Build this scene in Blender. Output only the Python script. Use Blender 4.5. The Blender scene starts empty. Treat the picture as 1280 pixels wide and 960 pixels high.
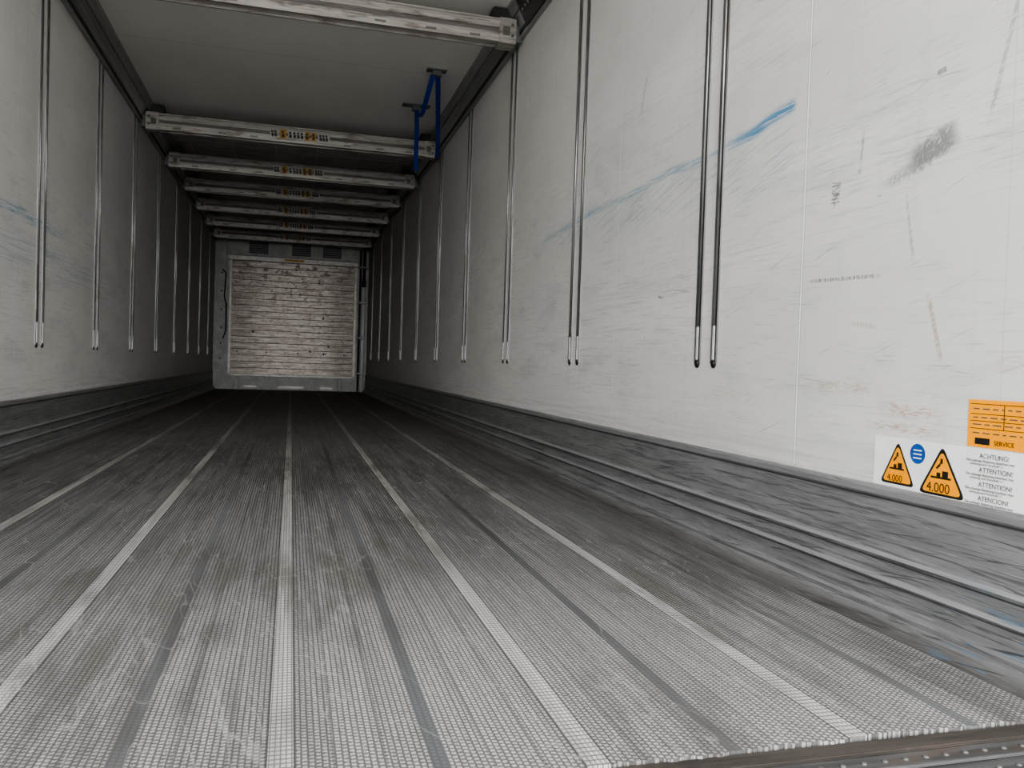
import bpy, bmesh, math, random
from mathutils import Matrix, Vector
random.seed(3)
scene=bpy.context.scene
try:
    scene.view_settings.view_transform='AgX'
    scene.view_settings.exposure=0.13
    scene.view_settings.look='AgX - Medium High Contrast'
except Exception: pass
HW=1.24; H=0.521; CEIL=2.58; CB=2.40; Y0=0.82; Y1=14.05; KT=0.291; SP=1.215; YE=.982

# ---------------------------------------------------------------- node helper
class E:
    nt=None
    def __init__(s,v): s.v=v
    @staticmethod
    def m(op,*a,clamp=False):
        n=E.nt.nodes.new('ShaderNodeMath'); n.operation=op; n.use_clamp=clamp
        for i,x in enumerate(a):
            x=x.v if isinstance(x,E) else x
            if isinstance(x,(int,float)): n.inputs[i].default_value=float(x)
            else: E.nt.links.new(x,n.inputs[i])
        return E(n.outputs[0])
    def __add__(s,o): return E.m('ADD',s,o)
    __radd__=__add__
    def __sub__(s,o): return E.m('SUBTRACT',s,o)
    def __rsub__(s,o): return E.m('SUBTRACT',o,s)
    def __mul__(s,o): return E.m('MULTIPLY',s,o)
    __rmul__=__mul__
    def __truediv__(s,o): return E.m('DIVIDE',s,o)
    def abs(s): return E.m('ABSOLUTE',s)
    def fract(s): return E.m('FRACT',s)
    def floor(s): return E.m('FLOOR',s)
    def sin(s): return E.m('SINE',s)
    def clamp(s): return E.m('ADD',s,0.0,clamp=True)
def step(x,a,b):
    n=E.nt.nodes.new('ShaderNodeMapRange'); n.interpolation_type='SMOOTHSTEP'
    E.nt.links.new(x.v,n.inputs[0])
    inv=a>b
    lo,hi=(b,a) if inv else (a,b)
    n.inputs[1].default_value=lo; n.inputs[2].default_value=hi
    n.inputs[3].default_value=1.0 if inv else 0.0; n.inputs[4].default_value=0.0 if inv else 1.0
    return E(n.outputs[0])
def maxe(a,b): return E.m('MAXIMUM',a,b)
def mine(a,b): return E.m('MINIMUM',a,b)
def comb(x,y,z):
    n=E.nt.nodes.new('ShaderNodeCombineXYZ')
    for i,v in enumerate((x,y,z)):
        if isinstance(v,E): E.nt.links.new(v.v,n.inputs[i])
        else: n.inputs[i].default_value=v
    return n.outputs[0]
def noise(x,y,z,detail=3,rough=.55,scale=1):
    n=E.nt.nodes.new('ShaderNodeTexNoise'); n.inputs['Scale'].default_value=scale
    n.inputs['Detail'].default_value=detail; n.inputs['Roughness'].default_value=rough
    E.nt.links.new(comb(x,y,z),n.inputs['Vector']); return E(n.outputs['Fac'])
def mix(f,a,b):
    n=E.nt.nodes.new('ShaderNodeMix'); n.data_type='RGBA'
    if isinstance(f,E): E.nt.links.new(f.v,n.inputs[0])
    else: n.inputs[0].default_value=f
    for i,c in ((6,a),(7,b)):
        if isinstance(c,(tuple,list)): n.inputs[i].default_value=(*c[:3],1)
        else: E.nt.links.new(c,n.inputs[i])
    return n.outputs[2]
def new_mat(name,rough=.5,metal=0.,spec=.5):
    m=bpy.data.materials.new(name); m.use_nodes=True
    nt=m.node_tree; E.nt=nt
    b=nt.nodes['Principled BSDF']; b.inputs['Roughness'].default_value=rough
    b.inputs['Metallic'].default_value=metal
    b.inputs['Specular IOR Level'].default_value=spec
    tc=nt.nodes.new('ShaderNodeTexCoord'); sp=nt.nodes.new('ShaderNodeSeparateXYZ')
    nt.links.new(tc.outputs['Object'],sp.inputs[0])
    return m,b,E(sp.outputs[0]),E(sp.outputs[1]),E(sp.outputs[2])
def setc(b,c):
    if isinstance(c,(tuple,list)): b.inputs['Base Color'].default_value=(*c[:3],1)
    else: E.nt.links.new(c,b.inputs['Base Color'])
def setf(b,name,v): E.nt.links.new(v.v,b.inputs[name])
def bump(b,h,strength=.5,dist=.002):
    n=E.nt.nodes.new('ShaderNodeBump'); n.inputs['Strength'].default_value=strength
    n.inputs['Distance'].default_value=dist
    E.nt.links.new(h.v,n.inputs['Height']); E.nt.links.new(n.outputs[0],b.inputs['Normal'])
def simple(name,col,rough=.5,metal=0.,var=.12,sc=25):
    m,b,x,y,z=new_mat(name,rough,metal)
    n=noise(x,y,z,2,.6,sc)
    setc(b,mix(step(n,.3,.75),[c*(1-var) for c in col],[min(1,c*(1+var)) for c in col]))
    return m

# ---------------------------------------------------------------- materials
def wall_mat(name,side,marks):
    m,b,x,y,z=new_mat(name,.45,0,.25)
    br=noise(y*.7,z*2.2,17.0,3,.6)
    col=mix(step(br,.35,.7),(.56,.552,.53),(.63,.62,.597))
    # soft blotchy grime
    bl=noise(y*2.2,z*6.5,40.0,5,.7)
    hm=step(z,.25,.5)*step(z,1.9,1.15)
    col=mix(step(bl,.48,.70)*(hm*.75+.25)*.32,col,(.36,.365,.36))
    s1=noise(y*2.2,z*60,3.0,4,.75); s2=noise(y*7.0,z*190,9.0,3,.65)
    s3=noise(y*4.0,z*130,19.0,3,.75)
    col=mix(step(s1,.50,.66)*step(br,.36,.62)*(hm*.85+.15)*.34,col,(.30,.31,.305))
    col=mix(step(s3,.54,.66)*step(br,.34,.6)*(hm*.9+.1)*.38,col,(.24,.25,.25))
    col=mix(step(s2,.58,.70)*step(bl,.44,.60)*(hm*.8+.15)*.55,col,(.19,.19,.19))
    w=noise(y*3.4+z*1.6,(z-y*.12)*110,31.0,3,.6)
    col=mix(step(w,.64,.70)*.45*step(bl,.45,.58),col,(.20,.20,.21))
    w2=noise(y*4-z*2.6,(z+y*.35)*90,61.0,3,.6)
    col=mix(step(w2,.66,.71)*.5*step(br,.6,.45),col,(.22,.22,.23))
    nk=noise(y*26,z*60,70.0,2,.5)
    col=mix(step(nk,.74,.77)*.6,col,(.14,.14,.14))
    v=noise(y*26,z*1.2,50.0,2,.6)
    col=mix(step(v,.56,.75)*.12,col,(.35,.34,.33))
    sd=((( (y-1.787)/1.22)+.5).fract()-.5).abs()*1.22
    col=mix(step(sd,.0030,.0012)*.85,col,(.86,.86,.84))
    col=mix(step((sd-.0045).abs(),.0022,.0006)*.5,col,(.26,.26,.26))
    sd2=((( (y-1.787)/1.22)).fract()-.5).abs()*1.22
    col=mix(step(sd2,.0022,.0008)*.22,col,(.25,.25,.25))
    col=mix(step(z,.42,.30)*.30*step(s1,.4,.6),col,(.25,.25,.25))
    if marks:
        yw=noise(y*2.2,0.0,0.0,2); line=z-1.20-(yw-.5)*.06+step(y,3.3,4.3)*.05-step(y,2.1,1.84)*.02
        st=noise(y*5,z*230,7.0,3,.7)
        env=step(y,1.83,1.86)*step(y,4.4,3.6)
        wide=step(line.abs(),.024,.004)
        core=step(y,1.83,1.86)*step(y,2.20,2.0)
        col=mix((wide*env*step(st,.44,.55)*.72),col,(.11,.26,.36))
        col=mix(step((line-.004).abs(),.024,.005)*core*step(st,.35,.48)*.85,col,(.04,.19,.35))
        st2=noise(y*3,z*150+y*34,27.0,2,.6)
        col=mix(step((line+.09-(y-2.4)*.05).abs(),.13,.02)*env*step(st2,.53,.63)*.45,col,(.16,.28,.35))
        en=(noise(y*60,z*60,5.0,2)-.5)*.9
        gA=noise(y*200,z*20,1.0,2,.6); gB=noise(y*40,z*230,2.0,2,.6); gC=noise(y*90,z*110+y*120,3.0,4,.65)
        def mark(cy,cz,hy,hz,ang,g,fr,strength,c,col,soft=.7):
            dy=(y-cy); dz=(z-cz); ca,sa=math.cos(ang),math.sin(ang)
            u=dy*ca+dz*sa; w_=dz*ca-dy*sa
            e=step((u/hy).abs(),1.0,soft)*step((w_/hz).abs()+en,1.0,soft-.1)
            return mix(e*step(g,fr,fr+.18)*strength,col,c)
        col=mark(1.365,.990,.080,.036,-.30,gC,.30,.80,(.13,.13,.13),col,.5)
        col=mark(1.45,.955,.07,.020,-.20,gC,.36,.60,(.2,.2,.2),col,.3)
        col=mark(1.665,.958,.018,.034,.1,gB,.42,.85,(.10,.10,.10),col)
        col=mark(1.63,.752,.14,.005,.04,gA,.42,.9,(.08,.08,.08),col)
        col=mark(1.35,1.14,.014,.007,.0,gC,.3,.75,(.18,.18,.17),col)
        col=mark(1.34,.625,.006,.08,-.30,gC,.36,.7,(.34,.25,.18),col)
        col=mark(1.40,.455,.11,.018,.05,gB,.42,.65,(.40,.21,.14),col,.4)
        col=mark(1.42,.420,.13,.014,.0,gB,.44,.6,(.36,.20,.13),col,.4)
        col=mark(1.62,.50,.15,.016,.03,gB,.42,.5,(.38,.26,.19),col,.4)
        col=mark(2.1,.46,.20,.030,.03,gB,.44,.35,(.40,.29,.22),col,.3)
        col=mark(1.16,.56,.05,.03,.03,gB,.44,.35,(.40,.29,.22),col,.3)
        col=mark(1.55,.64,.05,.006,.15,gA,.40,.55,(.40,.28,.2),col)
        col=mark(3.2,1.32,.12,.06,.5,gC,.45,.4,(.2,.2,.2),col)
        col=mark(1.20,1.12,.006,.14,.25,gC,.38,.55,(.2,.2,.2),col)
        col=mark(1.58,1.03,.005,.06,.1,gC,.38,.65,(.2,.2,.2),col)
        col=mark(1.42,.84,.005,.08,-.2,gC,.38,.5,(.2,.2,.2),col)
        col=mark(2.6,.78,.03,.005,.2,gA,.42,.8,(.1,.1,.1),col)
        col=mark(2.8,1.55,.012,.08,.3,gC,.40,.5,(.2,.2,.2),col)
    if side=='L':
        st=noise(y*4,z*150,7.0,3,.7)
        line=z-1.16-(noise(y*2,0.0,0.0,2)-.5)*.1
        col=mix(step(line.abs(),.04,.006)*step(y,5.2,4.7)*step(st,.44,.56)*.75,col,(.09,.25,.34))
        st2=noise(y*2,z*90,17.0,2,.6)
        col=mix(step((line+.17).abs(),.14,.02)*step(y,7.5,5.5)*step(st2,.48,.60)*.42,col,(.19,.29,.33))
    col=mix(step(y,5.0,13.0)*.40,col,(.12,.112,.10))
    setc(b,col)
    bump(b,noise(y*5,z*5,0.0,2),.3,.01)
    return m

def floor_mat():
    m,b,x,y,z=new_mat('checker_tread_aluminium',.5,.1,.25)
    PL=.2025
    k=(x/PL+.5).fract()-.5
    idx=(x/PL+.5).floor()
    par=((idx*.5).fract()*2).abs()
    par=step(par,.4,.6)
    d=k.abs()*PL
    light=step(d,.0175,.016)*(1-par)
    lsep=step((d-.0185).abs(),.0028,.0012)*(1-par)
    dark=step(d,.013,.011)*par
    jn=(noise(x*330,y*200,2.0,2,.6)-.5)
    u=x/.0088; row=u.floor(); ph=E.m('MULTIPLY',row,.37).fract()
    v=y/.0098+ph+jn*.8
    su=step((u.fract()-.5).abs(),.46,.26); sv=step((v.fract()-.5).abs(),.44,.20)
    stud=su*sv
    u2=x/.0072; v2=y/.0120
    stud2=step((u2.fract()-.5).abs(),.44,.32)*step((v2.fract()-.5).abs(),.42,.3)
    wear=noise(x*30,y*1.0,0.0,3,.7); broad=noise(x*3.2,y*.6,5.0,2,.6)
    tongue=noise(x*85,y*2.0,12.0,3,.65)
    fine=noise(x*220,y*150,2.0,3,.8)
    w=(wear*.35+broad*.25+tongue*.40)
    near=step(y,3.6,1.1)
    wf=(step(w,.42,.58)*.70+near*.25).clamp()
    tn=step(y+(tongue-.5)*3.6+(wear-.5)*1.4,1.95,1.65)
    wf=(wf*.62+tn*.42).clamp()
    gap=mix(wf,(.050,.048,.046),(.092,.090,.087))
    top=mix(wf,(.15,.145,.14),(.40,.393,.383))
    col=mix((stud*(.10+fine*1.35)).clamp(),gap,top)
    jd=(((x+.10125)/PL*3).fract()-.5).abs()*PL/3
    col=mix(step(jd,.0024,.001)*.5,col,(.045,.044,.043))
    lc=mix(stud2*.9,(.14,.133,.128),mix(step(wear,.3,.7),(.30,.29,.28),(.54,.525,.51)))
    col=mix(light*.88,col,lc)
    col=mix(lsep*.6,col,(.03,.029,.028))
    col=mix(dark*.9,col,mix(step(broad,.35,.7),(.050,.051,.054),(.105,.108,.112)))
    g1=noise(x*2.2,y*.9,33.0,3,.65); g2=noise(x*16,y*1.8,43.0,4,.7)
    col=mix(step(g1,.44,.60)*step(g2,.40,.58)*.55,col,(.055,.050,.046))
    # lighter and browner toward the front bulkhead
    brown_mix=step(y,3.0,9.5)*.45
    col=mix(brown_mix,col,(.175,.155,.138))
    sc=noise(x*9+y*2.0,y*1.0-x*6,44.0,2,.5)
    col=mix(step((sc-.5).abs(),.006,.001)*.2,col,(.4,.4,.38))
    setc(b,col)
    setf(b,'Roughness',.72-stud*.15)
    bump(b,maxe(stud*(1-light),stud2*light)*(1-dark),.5,.0012)
    return m

def kick_mat():
    m,b,x,y,z=new_mat('scratched_aluminium_kick',.42,.25,.4)
    n=noise(y*2.4,z*130,x*3,4,.75); n2=noise(y*7,z*280,1.0,2,.65); br=noise(y*3.0,z*22,8.0,4,.65)
    col=mix(step(br,.3,.7),(.165,.166,.167),(.235,.236,.237))
    col=mix(step(n,.52,.62)*.65,col,(.065,.065,.066))
    col=mix(step(n2,.60,.66)*.45,col,(.36,.362,.365))
    sl=noise(y*4+z*8,(z+y*.10)*170,6.0,3,.6)
    col=mix(step(sl,.60,.65)*.75*step(z,.28,.2),col,(.035,.035,.036))
    sl2=noise(y*5-z*8,(z-y*.06)*170,16.0,3,.6)
    col=mix(step(sl2,.61,.66)*.65,col,(.04,.04,.041))
    col=mix(step((z-.149).abs(),.006,.003)*.6,col,(.34,.342,.345))  # highlights on the lips, painted into the colour
    col=mix(step((z-.100).abs(),.006,.003)*.5,col,(.31,.312,.315))
    col=mix(step((z-(KT-.012)).abs(),.007,.004)*.5,col,(.24,.242,.245))
    col=mix(step((z-.135).abs(),.004,.001)*.8,col,(.035,.035,.035))  # crease shade under each lip, painted as dark lines
    col=mix(step((z-.087).abs(),.004,.001)*.8,col,(.035,.035,.035))
    col=mix(step((z-(KT-.026)).abs(),.004,.001)*.8,col,(.035,.035,.035))
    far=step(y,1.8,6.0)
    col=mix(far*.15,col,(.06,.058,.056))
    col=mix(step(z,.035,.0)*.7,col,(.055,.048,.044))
    blue=step(noise(y*9,z*70,60.0,2),.56,.64)*step(y,1.35,1.15)*step(z,.18,.1)
    col=mix(blue*.35,col,(.08,.20,.32))
    setc(b,col); bump(b,n,.25,.0025); return m

def bulk_mat():
    m,b,x,y,z=new_mat('stained_aluminium_planks',.42,.5,.4)
    n=noise(x*3,z*26,0.0,4,.7); n2=noise(x*8,z*11,4.0,4,.7); n3=noise(x*2,z*90,8.0,3,.6)
    n4=noise(x*16,z*34,14.0,4,.7)
    col=mix(step(n,.35,.7),(.55,.515,.485),(.34,.30,.27))
    hi=step(z,1.2,2.05)
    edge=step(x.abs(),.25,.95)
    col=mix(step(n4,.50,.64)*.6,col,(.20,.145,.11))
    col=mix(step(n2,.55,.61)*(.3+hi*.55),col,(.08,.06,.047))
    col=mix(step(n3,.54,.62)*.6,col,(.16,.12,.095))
    col=mix((edge*(step(n,.35,.6)*.4+.35)).clamp(),col,(.15,.135,.12))  # edges painted darker so the centre reads as a reflection of the opening
    setc(b,col); setf(b,'Roughness',.36+n2*.2)
    bump(b,n*.6,.25,.003); return m

def alu(name,c1,c2,rough=.4,metal=.7,axis='x',brown_mix=.5):
    m,b,x,y,z=new_mat(name,rough,metal)
    if axis=='x': n=noise(x*3,y*50,z*60,3,.65); n2=noise(x*6,y*20,z*26,4,.6)
    elif axis=='y': n=noise(x*60,y*1.5,z*60,3,.65); n2=noise(x*20,y*4,z*20,3,.6)
    else: n=noise(x*60,y*60,z*2,3,.65); n2=noise(x*20,y*20,z*5,3,.6)
    col=mix(step(n,.35,.65),c1,c2)
    col=mix(step(n2,.52,.64)*brown_mix,col,(.11,.082,.062))  # brown dirt patches
    setc(b,col); return m

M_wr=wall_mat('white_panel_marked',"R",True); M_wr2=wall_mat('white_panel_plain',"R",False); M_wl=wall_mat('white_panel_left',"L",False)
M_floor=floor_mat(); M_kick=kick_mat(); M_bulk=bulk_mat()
def ceil_mat():
    m,b,x,y,z=new_mat('ceiling_panel',.5,0,.3)
    n=noise(x*2,y*1.2,0.0,2)
    col=mix(step(n,.3,.7),(.76,.75,.71),(.81,.80,.76))
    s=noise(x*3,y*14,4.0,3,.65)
    col=mix(step(y,7.1,7.8)*(step(s,.4,.65)*.25+.50),col,(.10,.095,.088))  # shade above the beams, painted into the ceiling colour
    jd=(((y-4.55)/(SP*2)).fract()-.5).abs()*SP*2
    col=mix(step(jd,.004,.002)*.5,col,(.3,.3,.3))
    lx=((x/.4).fract()-.5).abs()*.4
    col=mix(step(lx,.006,.003)*.6*step(y,7.1,7.4),col,(.6,.6,.58))
    sl=step((x-.55).abs(),.03,.026)+step((x-.72).abs(),.006,.004)
    col=mix((sl*step(y,4.5,4.45)).clamp()*.8,col,(.08,.08,.08))
    setc(b,col); return m
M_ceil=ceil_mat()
M_beam=alu('weathered_aluminium_beam',(.30,.28,.26),(.45,.43,.405),.4,.4,'x',.6)
M_beamdk=alu('beam_recess_grey',(.10,.095,.09),(.17,.16,.15),.5,.3,'x',.5)
M_cove=alu('cove_rail_grey',(.26,.26,.255),(.35,.35,.34),.4,.4,'y',.2)
M_covedk=simple('cove_rail_shadow_groove',(.04,.04,.04),.5,.3)
M_black=simple('black_plastic',(.012,.012,.012),.45)
M_steel=alu('polished_track_steel',(.16,.16,.16),(.30,.30,.30),.32,.7,'z',.5)
M_trackdk=simple('track_dark_channel',(.022,.022,.022),.35,.3)
M_tip=simple('track_white_tip',(.50,.50,.49),.4,.1)
M_blue=simple('blue_webbing',(.008,.05,.33),.7,0,.2,60)
M_brk=simple('galvanised_bracket',(.15,.155,.16),.45,.6)
M_white=simple('white_laminate',(.32,.32,.31),.4,0,.15,8)
M_frame=simple('bulkhead_frame_aluminium',(.30,.285,.27),.4,.5,.15,12)
M_orange=simple('sticker_orange',(.90,.33,.0),.45,0,.05)
M_label=simple('sticker_white',(.76,.76,.75),.4,0,.04)
M_olab=simple('beam_label_ochre',(.42,.22,.03),.5,0,.3,40)
M_wlab=simple('beam_label_white',(.42,.41,.39),.5,0,.2,40)
M_ink=simple('sticker_black_ink',(.008,.008,.008),.5)
M_grey=simple('sticker_grey_ink',(.07,.07,.07),.5)
M_sblue=simple('sticker_blue',(.01,.07,.30),.4)
M_rust=alu('rusty_sill_edge',(.016,.014,.012),(.045,.038,.032),.7,.2,'x',.3)
M_sill=alu('sill_plate_steel',(.06,.06,.06),(.12,.12,.12),.45,.5,'x',.6)
M_rivet=simple('sill_rivet_steel',(.13,.13,.13),.45,.5)
M_ground=simple('concrete_yard',(.42,.415,.40),.9,0,.2,6)

# ---------------------------------------------------------------- mesh helpers
class B:
    def __init__(s): s.bm=bmesh.new(); s.mats=[]
    def mi(s,m):
        if m not in s.mats: s.mats.append(m)
        return s.mats.index(m)
    def box(s,x0,x1,y0,y1,z0,z1,m,bev=0):
        r=bmesh.ops.create_cube(s.bm,size=1)
        vs=r['verts']
        for v in vs:
            v.co=Vector(((x0+x1)/2+v.co.x*(x1-x0),(y0+y1)/2+v.co.y*(y1-y0),(z0+z1)/2+v.co.z*(z1-z0)))
        fs=set(f for v in vs for f in v.link_faces)
        i=s.mi(m)
        for f in fs: f.material_index=i
        if bev>0:
            es=list(set(e for v in vs for e in v.link_edges))
            r=bmesh.ops.bevel(s.bm,geom=es,offset=bev,segments=2,affect='EDGES')
            for f in r['faces']: f.material_index=i
    def prism(s,pts,axis,a0,a1,m):
        def P(p,a):
            return (p[0],a,p[1]) if axis=='y' else ((a,p[0],p[1]) if axis=='x' else (p[0],p[1],a))
        A=[s.bm.verts.new(P(p,a0)) for p in pts]; Bv=[s.bm.verts.new(P(p,a1)) for p in pts]
        i=s.mi(m); n=len(pts); fs=[]
        for k in range(n):
            fs.append(s.bm.faces.new((A[k],A[(k+1)%n],Bv[(k+1)%n],Bv[k])))
        fs.append(s.bm.faces.new(A)); fs.append(s.bm.faces.new(Bv[::-1]))
        for f in fs: f.material_index=i
    def cyl(s,p0,p1,r,m,seg=12):
        p0=Vector(p0);p1=Vector(p1);d=p1-p0
        q=d.to_track_quat('Z','Y').to_matrix().to_4x4()
        r_=bmesh.ops.create_cone(s.bm,cap_ends=True,segments=seg,radius1=r,radius2=r,depth=d.length,
             matrix=Matrix.Translation((p0+p1)/2)@q)
        i=s.mi(m)
        for f in set(f for v in r_['verts'] for f in v.link_faces): f.material_index=i; f.smooth=True
    def ball(s,c,r,m,sc=(1,1,1),seg=12):
        r_=bmesh.ops.create_uvsphere(s.bm,u_segments=seg,v_segments=seg//2,radius=r,
             matrix=Matrix.Translation(c)@Matrix.Diagonal((*sc,1)))
        i=s.mi(m)
        for f in set(f for v in r_['verts'] for f in v.link_faces): f.material_index=i; f.smooth=True
    def ribbon(s,pts,w,t,m,side=Vector((1,0,0))):
        pts=[Vector(p) for p in pts]; rings=[]
        for k,p in enumerate(pts):
            d=(pts[min(k+1,len(pts)-1)]-pts[max(k-1,0)]).normalized()
            sd=(side-d*side.dot(d)).normalized(); nn=d.cross(sd)
            rings.append([s.bm.verts.new(p+sd*a*w/2+nn*b*t/2) for a,b in ((-1,-1),(1,-1),(1,1),(-1,1))])
        i=s.mi(m)
        for a,b in zip(rings,rings[1:]):
            for k in range(4):
                f=s.bm.faces.new((a[k],a[(k+1)%4],b[(k+1)%4],b[k])); f.material_index=i
        for r in (rings[0],rings[-1]):
            f=s.bm.faces.new(r); f.material_index=i
    def done(s,name,parent=None):
        bmesh.ops.recalc_face_normals(s.bm,faces=s.bm.faces)
        me=bpy.data.meshes.new(name); s.bm.to_mesh(me); s.bm.free()
        for m in s.mats: me.materials.append(m)
        o=bpy.data.objects.new(name,me); scene.collection.objects.link(o)
        if parent: o.parent=parent
        return o
def empty(name,loc=(0,0,0)):
    o=bpy.data.objects.new(name,None); o.empty_display_size=.1; scene.collection.objects.link(o)
    o.location=loc; return o

# ---------------------------------------------------------------- shell
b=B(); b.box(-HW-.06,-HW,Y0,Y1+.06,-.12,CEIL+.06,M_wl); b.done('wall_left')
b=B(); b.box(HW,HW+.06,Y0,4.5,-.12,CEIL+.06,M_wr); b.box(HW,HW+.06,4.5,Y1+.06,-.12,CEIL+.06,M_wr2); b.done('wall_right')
b=B(); b.box(-HW,HW,Y1,Y1+.06,-.12,CEIL+.06,M_white); b.done('wall_front')
b=B(); b.box(-HW,HW,Y0,Y1,CEIL,CEIL+.06,M_ceil); b.done('ceiling')
b=B(); bm=b.bm; i=b.mi(M_floor); nx=260
xs=[-HW+2*HW*k/nx for k in range(nx+1)]
ye=[YE+random.uniform(-.003,.003)+.003*math.sin(x*9)+.003*math.sin(x*31) for x in xs]
t0=[bm.verts.new((x,y,0)) for x,y in zip(xs,ye)]; t1=[bm.verts.new((x,Y1,0)) for x in xs]
b0=[bm.verts.new((x,y,-.03)) for x,y in zip(xs,ye)]; b1=[bm.verts.new((x,Y1,-.03)) for x in xs]
for k in range(nx):
    bm.faces.new((t0[k],t0[k+1],t1[k+1],t1[k])); bm.faces.new((b0[k],b1[k],b1[k+1],b0[k+1]))
    bm.faces.new((t0[k],b0[k],b0[k+1],t0[k+1])); bm.faces.new((t1[k],t1[k+1],b1[k+1],b1[k]))
bm.faces.new((t0[0],t1[0],b1[0],b0[0])); bm.faces.new((t0[nx],b0[nx],b1[nx],t1[nx]))
b.done('floor')
b=B(); b.box(-HW,HW,.945,1.00,-.12,-.031,M_rust); b.box(-HW,HW,.945,.980,-.03,-.004,M_rust,.002)
b.box(-HW,HW,.78,.946,-.12,-.008,M_sill,.003)
k=-1.2
while k<1.22:
    b.ball((k,.926,-.008),.0050,M_rivet,(1,1,.5),8)
    if k<1.19: b.ball((k+.012,.88,-.008),.0045,M_rivet,(1,1,.5),8)
    k+=.034
b.box(-HW,HW,.900,.908,-.009,-.004,M_rivet,.002)
b.done('trim_1')
b=B(); b.box(-25,25,-30,40,-1.3,-1.2,M_ground); b.done('ground')
b=B(); b.box(-.5,-.38,.9,Y1,-.5,-.125,M_brk); b.box(.38,.5,.9,Y1,-.5,-.125,M_brk)
for yy in [1.4,3.7,6.2,8.7,11.2,13.5]: b.box(-1.2,1.2,yy,yy+.08,-.2,-.125,M_brk)
for yy in (2.4,3.7,5.0):
    for sx in (-1,1):
        b.cyl((sx*.85,yy,-.75),(sx*1.15,yy,-.75),.45,M_black,32)
    b.cyl((-1.1,yy,-.75),(1.1,yy,-.75),.06,M_brk)
for sx in (-1,1): b.box(sx*.7-.06,sx*.7+.06,10.9,11.02,-1.2,-.2,M_brk)
b.box(-1.24,1.24,1.0,Y1,-.124,-.031,M_brk)
b.done('trailer_chassis')

prof=[(0,KT),(.012,KT-.001),(.018,KT-.006),(.018,KT-.018),(.009,KT-.026),(.009,.158),(.019,.154),(.022,.146),(.016,.138),(.010,.134),
      (.010,.110),(.022,.106),(.026,.096),(.018,.089),(.012,.086),(.014,.052),(.026,.048),(.032,.040),(.030,.030),(.052,.006),(.060,.0),(0,0)]
for sx,nm in ((-1,'baseboard_left'),(1,'baseboard_right')):
    b=B(); b.prism([(sx*(HW-p[0]),p[1]) for p in prof],'y',1.0,Y1-.02,M_kick)
    b.done(nm)
for sx,nm in ((-1,'trim_2'),(1,'trim_3')):
    b=B()
    pr=[(0,CB),(.020,CB),(.024,CB+.015),(.018,CB+.025),(.022,CB+.055),(.040,CB+.085),(.036,CB+.093),(.058,CB+.12),(.070,CB+.115),(.085,CB+.145),(.095,CB+.16),(.098,CEIL),(0,CEIL)]
    b.prism([(sx*(HW-p[0]),p[1]) for p in pr],'y',Y0,Y1,M_cove)
    b.prism([(sx*(HW-p[0]),p[1]) for p in [(.0185,CB+.027),(.0245,CB+.027),(.0275,CB+.047),(.021,CB+.047)]],'y',Y0,Y1,M_covedk)
    b.prism([(sx*(HW-p[0]),p[1]) for p in [(.026,CB+.01),(.034,CB+.01),(.104,CB+.15),(.098,CB+.16)]],'y',Y0,4.35,M_black)
    yy=.9
    while yy<4.3:
        b.cyl((sx*(HW-.066),yy,CB+.075),(sx*(HW-.075),yy,CB+.07),.010,M_brk,10); yy+=.05
    b.done(nm)

def track(sx,yc):
    b=B(); zb=.536
    for dy in (-.051,.051):
        y=yc+dy; X=lambda a:sx*(HW-a)
        def bx(a0,a1,y0,y1,z0,z1,m,bev=0):
            x0,x1=sorted((X(a0),X(a1))); b.box(x0,x1,y0,y1,z0,z1,m,bev)
        bx(0,.003,y-.015,y+.015,zb+.015,CB+.005,M_trackdk)
        b.cyl((X(.0012),y,zb+.015),(X(.0035),y,zb+.015),.015,M_black,20)
        b.cyl((X(.0015),y,zb+.015),(X(.0065),y,zb+.015),.010,M_black,20)
        b.cyl((X(.004),y,zb+.13),(X(.004),y,CB+.005),.0045,M_steel,10)
        bx(.002,.007,y-.006,y+.006,zb+.024,zb+.13,M_tip,.002)
        for s2 in (-1,1):
            bx(0,.005,y+s2*.0160-.0013,y+s2*.0160+.0013,zb+.015,CB+.005,M_steel)
    return b.done('wall_track')
for k in range(10):
    track(1,2.26+SP*k)
for k in range(-3,8):
    track(-1,4.60+1.222*k)

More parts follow.
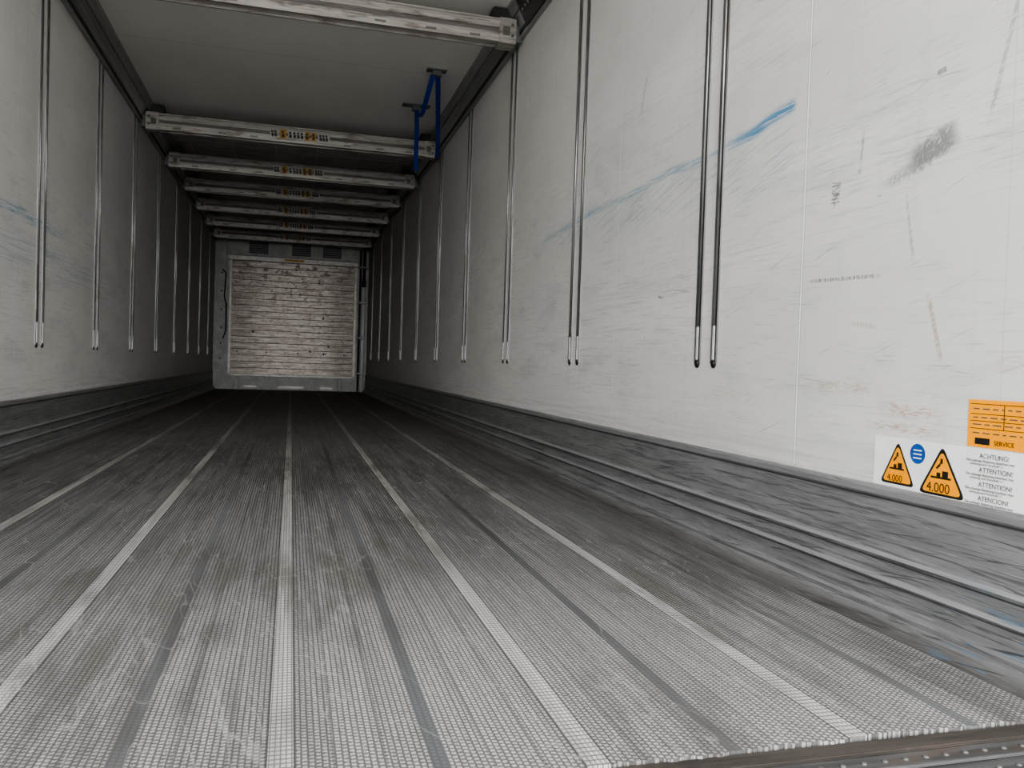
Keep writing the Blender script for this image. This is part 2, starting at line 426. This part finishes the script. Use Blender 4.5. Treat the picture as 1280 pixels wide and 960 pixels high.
def beam(yc,zc,labels=True):
    p=empty('decking_beam')
    b=B(); h=.066; d=.05
    pr=[(-d,-h),(-d,-.016),(-d+.008,-.012),(-d+.008,.010),(-d,.014),(-d,h-.024),(-d+.004,h-.020),(-d+.004,h-.014),(-d-.004,h-.010),(-d-.004,h-.002),(-d+.002,h),
        (d-.002,h),(d,h-.004),(d,-h),(d-.012,-h),(d-.012,-h+.012),(-d+.012,-h+.012),(-d+.012,-h)]
    b.prism([(yc+q[0],zc+q[1]) for q in pr],'x',-1.13,1.13,M_beam)
    b.box(-1.12,1.12,yc-d+.0065,yc-d+.0085,zc-.0115,zc+.0095,M_beamdk)
    for x in (-.95,-.6,-.35,.42,.7,.95):
        b.box(x-.03,x+.03,yc-d-.002,yc-d+.001,zc-.052,zc-.040,M_beamdk)
    b.done('beam_extrusion',p)
    for sx in (-1,1):
        b=B()
        def bx(a0,a1,*r):
            x0,x1=sorted((sx*a0,sx*a1)); b.box(x0,x1,*r)
        bx(1.09,1.19,yc-d-.008,yc+d+.008,zc-h-.006,zc+h+.004,M_beam,.004)
        bx(1.19,1.229,yc-.03,yc+.03,zc-.05,zc+.045,M_brk,.004)
        bx(1.11,1.15,yc-d-.012,yc-d-.008,zc-.03,zc+.02,M_beamdk,.001)
        bx(1.06,1.17,yc-.02,yc+.12,zc+h+.004,min(zc+h+.075,CEIL-.006),M_black,.006)
        b.cyl((sx*1.165,yc-d-.013,zc+.03),(sx*1.165,yc-d-.008,zc+.03),.009,M_brk)
        b.cyl((sx*1.165,yc-d-.013,zc-.03),(sx*1.165,yc-d-.008,zc-.03),.009,M_brk)
        b.done('end_bracket',p)
    if labels:
        b=B(); yf=yc-d
        def lab(x0,x1,z0,z1,m,o=.0012): b.box(x0,x1,yf-.004-o,yf-.003,zc+z0,zc+z1,m)
        z0,z1=-.040,.036
        lab(-.22,-.145,z0+.005,z1-.005,M_wlab); lab(-.14,-.09,z0,z1,M_olab); lab(-.075,.06,z0+.008,z1-.004,M_wlab)
        lab(.065,.10,z0,z1,M_olab);lab(.115,.155,z0+.004,z1-.004,M_olab); lab(.17,.27,z0+.004,z1-.004,M_wlab)
        for cx in (-.20,-.175,-.115,-.055,-.02,.01,.04,.082,.135,.195,.22,.245):
            lab(cx-.010,cx+.010,-.028,.000,M_ink,.0018); lab(cx-.013,cx+.005,.004,.022,M_ink,.0018)
        b.done('instruction_labels',p)
    return p
beam(4.55,2.43,False)
for k,(yy,zz) in enumerate([(7.22,2.425),(8.5,2.41),(9.74,2.435),(10.95,2.44),(12.15,2.44),(13.35,2.44)]):
    beam(yy,zz)

# ---------------------------------------------------------------- front bulkhead
p=empty('refrigeration_bulkhead')
b=B(); yf=Y1-.10; PT=2.11
nrow=18; z0=.255; hh=(PT-z0)/nrow
for k in range(nrow):
    b.box(-.965,1.005,yf,Y1,z0+k*hh+.005,z0+(k+1)*hh-.005,M_bulk,.004)
b.box(-.96,1.0,yf+.010,Y1,z0,PT,M_covedk)
b.done('plank_panel',p)
b=B()
b.box(-1.0,-.965,yf-.012,Y1,.25,PT+.02,M_frame,.003); b.box(1.005,1.04,yf-.012,Y1,.25,PT+.02,M_frame,.003)
b.box(-1.03,1.06,yf-.03,Y1,PT+.005,PT+.075,M_frame,.006); b.box(-.96,1.0,yf-.012,Y1,.225,.255,M_frame,.003)
b.box(-.15,.17,yf-.034,yf-.03,PT+.02,PT+.06,M_olab)
for x in (-.86,-.4,.1,.55,.86):
    b.cyl((x,yf-.004,.62),(x,yf,.62),.012,M_ink)
for x,z in ((.5,1.22),(-.62,.95),(.52,.62),(.6,.75),(.3,.66)):
    b.box(x-.014,x+.014,yf-.004,yf,z-.018,z+.018,M_covedk)
b.done('panel_frame',p)
b=B()
b.box(-1.17,1.15,Y1-.06,Y1,.0,.222,M_white,.004)
for x in (-.86,-.43,.34,.80):
    b.box(x-.04,x+.04,yf-.02,Y1-.06,.0,.21,M_brk,.004); b.box(x-.014,x+.014,yf-.03,yf-.02,.02,.19,M_white,.002)
for x in (-.65,-.1,.1,.58): b.box(x-.10,x+.10,yf+.02,Y1-.06,.03,.07,M_frame,.003)
b.done('lower_plinth',p)
b=B()
b.box(-1.05,1.06,Y1-.07,Y1,2.20,2.56,M_white,.006)
for x in (-.56,.12,.62):
    b.box(x-.15,x+.15,Y1-.078,Y1-.068,2.24,2.43,M_covedk,.004)
    for q in range(5): b.box(x-.14,x+.14,Y1-.09,Y1-.078,2.265+q*.036,2.272+q*.036,M_brk)
b.done('air_outlet_housing',p)
b=B()
b.box(-HW+.01,-1.06,Y1-.04,Y1,.24,2.5,M_white,.004)
for z in (.5,.75,1.0,1.3,1.6,1.9): b.cyl((-1.12,Y1-.048,z),(-1.12,Y1-.04,z),.012,M_ink)
P_=[(-1.12,1.95),(-1.06,1.9),(-1.08,1.5),(-1.045,1.4),(-1.045,.95),(-1.09,.82)]
for a,c in zip(P_,P_[1:]): b.cyl((a[0],Y1-.05,a[1]),(c[0],Y1-.05,c[1]),.010,M_black)
b.done('corner_panel',p)
b=B()
b.cyl((1.16,Y1-.10,1.85),(1.16,Y1-.10,2.48),.024,M_black); b.cyl((1.16,Y1-.10,.0),(1.16,Y1-.10,1.86),.030,M_label,16)
b.cyl((1.16,Y1-.10,1.78),(1.16,Y1-.10,1.9),.038,M_black)
b.cyl((1.10,Y1-.08,.0),(1.10,Y1-.08,2.4),.016,M_black)
for z in (.3,.9,1.5,2.1): b.box(1.07,1.21,Y1-.14,Y1,z,z+.03,M_brk,.003)
b.done('drain_pipe')

# ---------------------------------------------------------------- blue straps
def catm(P,n=8):
    P=[Vector(q) for q in P]; out=[]
    Q=[P[0]]+P+[P[-1]]
    for i in range(1,len(Q)-2):
        for k in range(n):
            t=k/n; a,b_,c,d=Q[i-1],Q[i],Q[i+1],Q[i+2]
            out.append(.5*((2*b_)+(c-a)*t+(2*a-5*b_+4*c-d)*t*t+(3*b_-3*c+d-a)*t**3))
    out.append(P[-1]); return out
b=B()
b.box(.86,1.00,5.63,5.70,CEIL-.010,CEIL,M_brk,.002); b.box(.90,.965,5.64,5.69,CEIL-.045,CEIL-.01,M_brk,.003)
b.box(.80,1.02,6.45,6.53,CEIL-.010,CEIL,M_brk,.002); b.box(.88,.94,6.46,6.52,CEIL-.045,CEIL-.01,M_brk,.003)
b.ribbon(catm([(.94,5.66,2.54),(1.02,6.10,2.475),(1.11,6.6,2.40),(1.185,7.05,2.325)],4),.036,.004,M_blue)
b.ribbon(catm([(.905,5.66,2.54),(.90,5.85,2.46),(.905,6.1,2.41),(.91,6.35,2.45),(.91,6.48,2.54)]),.036,.004,M_blue)
b.ribbon(catm([(.915,6.49,2.54),(.95,6.7,2.43),(.985,6.95,2.32),(1.015,7.13,2.215)],4),.036,.004,M_blue)
b.ball((1.015,7.13,2.205),.02,M_black,(1,.5,1.2)); b.ball((1.185,7.055,2.33),.022,M_black,(1,.5,1.2))
b.done('blue_lashing_strap')

# ---------------------------------------------------------------- stickers on right wall
def onwall(b,y0,y1,z0,z1,m,o):
    b.box(HW-o,HW+.0002,y0,y1,z0,z1,m)
def poly(b,pts,m,o):
    b.prism([(q[0],q[1]) for q in pts],'x',HW-o,HW-.0001,m)
def text(s,y,z,size,m,parent,o=.0022):
    c=bpy.data.curves.new('lettering','FONT'); c.body=s; c.size=size; c.extrude=.0001
    c.materials.append(m)
    t=bpy.data.objects.new('lettering',c); scene.collection.objects.link(t)
    t.matrix_world=Matrix(((0,0,-1,HW-o),(-1,0,0,y),(0,1,0,z),(0,0,0,1)))
    t.parent=parent; return t
def tri(b,cy,zb,w,h,m,o,r=.12):
    V=[Vector((cy-w/2,zb)),Vector((cy+w/2,zb)),Vector((cy,zb+h))]; pts=[]
    for i in range(3):
        a,c,d=V[i-1],V[i],V[(i+1)%3]
        p1=c+(a-c)*r; p2=c+(d-c)*r
        for t in (0,.33,.66,1): pts.append(tuple((1-t)**2*p1+2*t*(1-t)*c+t*t*p2))
    poly(b,pts,m,o)
p=empty('warning_sign')
b=B(); onwall(b,.95,1.495,.2925,.397,M_label,.001)
for cy,w,h,zb in ((1.424,.100,.092,.299),(1.304,.120,.100,.2935)):
    tri(b,cy,zb,w,h,M_ink,.0014); tri(b,cy,zb+.005,w*.85,h*.85,M_orange,.0018)
    onwall(b,cy-w*.20,cy+w*.22,zb+h*.34,zb+h*.38,M_ink,.0022)
    onwall(b,cy-w*.14,cy-w*.02,zb+h*.38,zb+h*.50,M_ink,.0022)
    onwall(b,cy+w*.02,cy+w*.10,zb+h*.38,zb+h*.46,M_ink,.0022)
    poly(b,[(cy+w*.02,zb+h*.60),(cy+w*.10,zb+h*.52),(cy+w*.12,zb+h*.55),(cy+w*.03,zb+h*.66)],M_ink,.0022)
    onwall(b,cy-w*.02,cy+w*.03,zb+h*.64,zb+h*.74,M_ink,.0022)
def disc(b,cy,cz,r,m,o):
    poly(b,[(cy+r*math.cos(a*math.pi/16),cz+r*math.sin(a*math.pi/16)) for a in range(32)],m,o)
disc(b,1.369,.370,.0205,M_sblue,.0016)
for q in range(3): onwall(b,1.358,1.380,.360+q*.008,.3625+q*.008,M_label,.002)
b.done('sign_face',p)
text('4.000',1.452,.3055,.020,M_ink,p); text('4.000',1.341,.3005,.027,M_ink,p)
for k,(s,zz) in enumerate((('ACHTUNG!',.380),('ATTENTION!',.354),('ATTENTION!',.327),('ATENCION!',.301))):
    text(s,1.215,zz,.0125,M_grey,p)
    text('Die zulassige Belastung beachten max',1.245,zz-.0075,.0070,M_grey,p)
    if k<3: text('sicherung nach Vorschrift 1 t',1.235,zz-.0135,.0062,M_grey,p)
p=empty('certification_plate')
b=B(); onwall(b,.97,1.246,.3995,.488,M_orange,.001)
for z in (.4795,.461,.448,.434): onwall(b,.98,1.240,z,z+.0012,M_ink,.0014)
onwall(b,1.165,1.1665,.434,.480,M_ink,.0014)
for zz in (.470,.454,.441,.425):
    yy=1.234
    while yy>1.0:
        w=random.uniform(.006,.02); onwall(b,yy-w,yy,zz,zz+.0022,M_grey,.0014); yy-=w+.007
onwall(b,1.195,1.228,.405,.417,M_ink,.0014)
b.done('plate_face',p)
text('SERVICE',1.185,.406,.012,M_ink,p)

# ---------------------------------------------------------------- light
w=bpy.data.worlds.new('overcast_sky'); scene.world=w; w.use_nodes=True
nt=w.node_tree; bg=nt.nodes['Background']
bg.inputs[0].default_value=(.98,.99,1,1); bg.inputs[1].default_value=4.0
s=bpy.data.lights.new('soft_daylight','SUN'); s.energy=5.6; s.angle=math.radians(64); s.color=(1,.98,.95)
so=bpy.data.objects.new('soft_daylight',s); scene.collection.objects.link(so)
so.location=(0,-6,4); so.rotation_euler=Vector((.02,1,-.03)).to_track_quat('-Z','Y').to_euler()

# ---------------------------------------------------------------- camera
f=1010.; VP=(364.,449.); roll=.033
dY=Vector((VP[0]-640,480-VP[1],-f)).normalized()
kz=-(dY.x*roll+dY.y)/dY.z
dZ=Vector((roll,1,kz)).normalized(); dX=dY.cross(dZ)
R=Matrix((dX,dY,dZ))
c=bpy.data.cameras.new('camera'); co=bpy.data.objects.new('camera',c); scene.collection.objects.link(co)
c.sensor_width=36; c.lens=f/1280*36; c.clip_start=.02; c.clip_end=200
co.matrix_world=Matrix.Translation((0,0,H))@R.to_4x4()
scene.camera=co
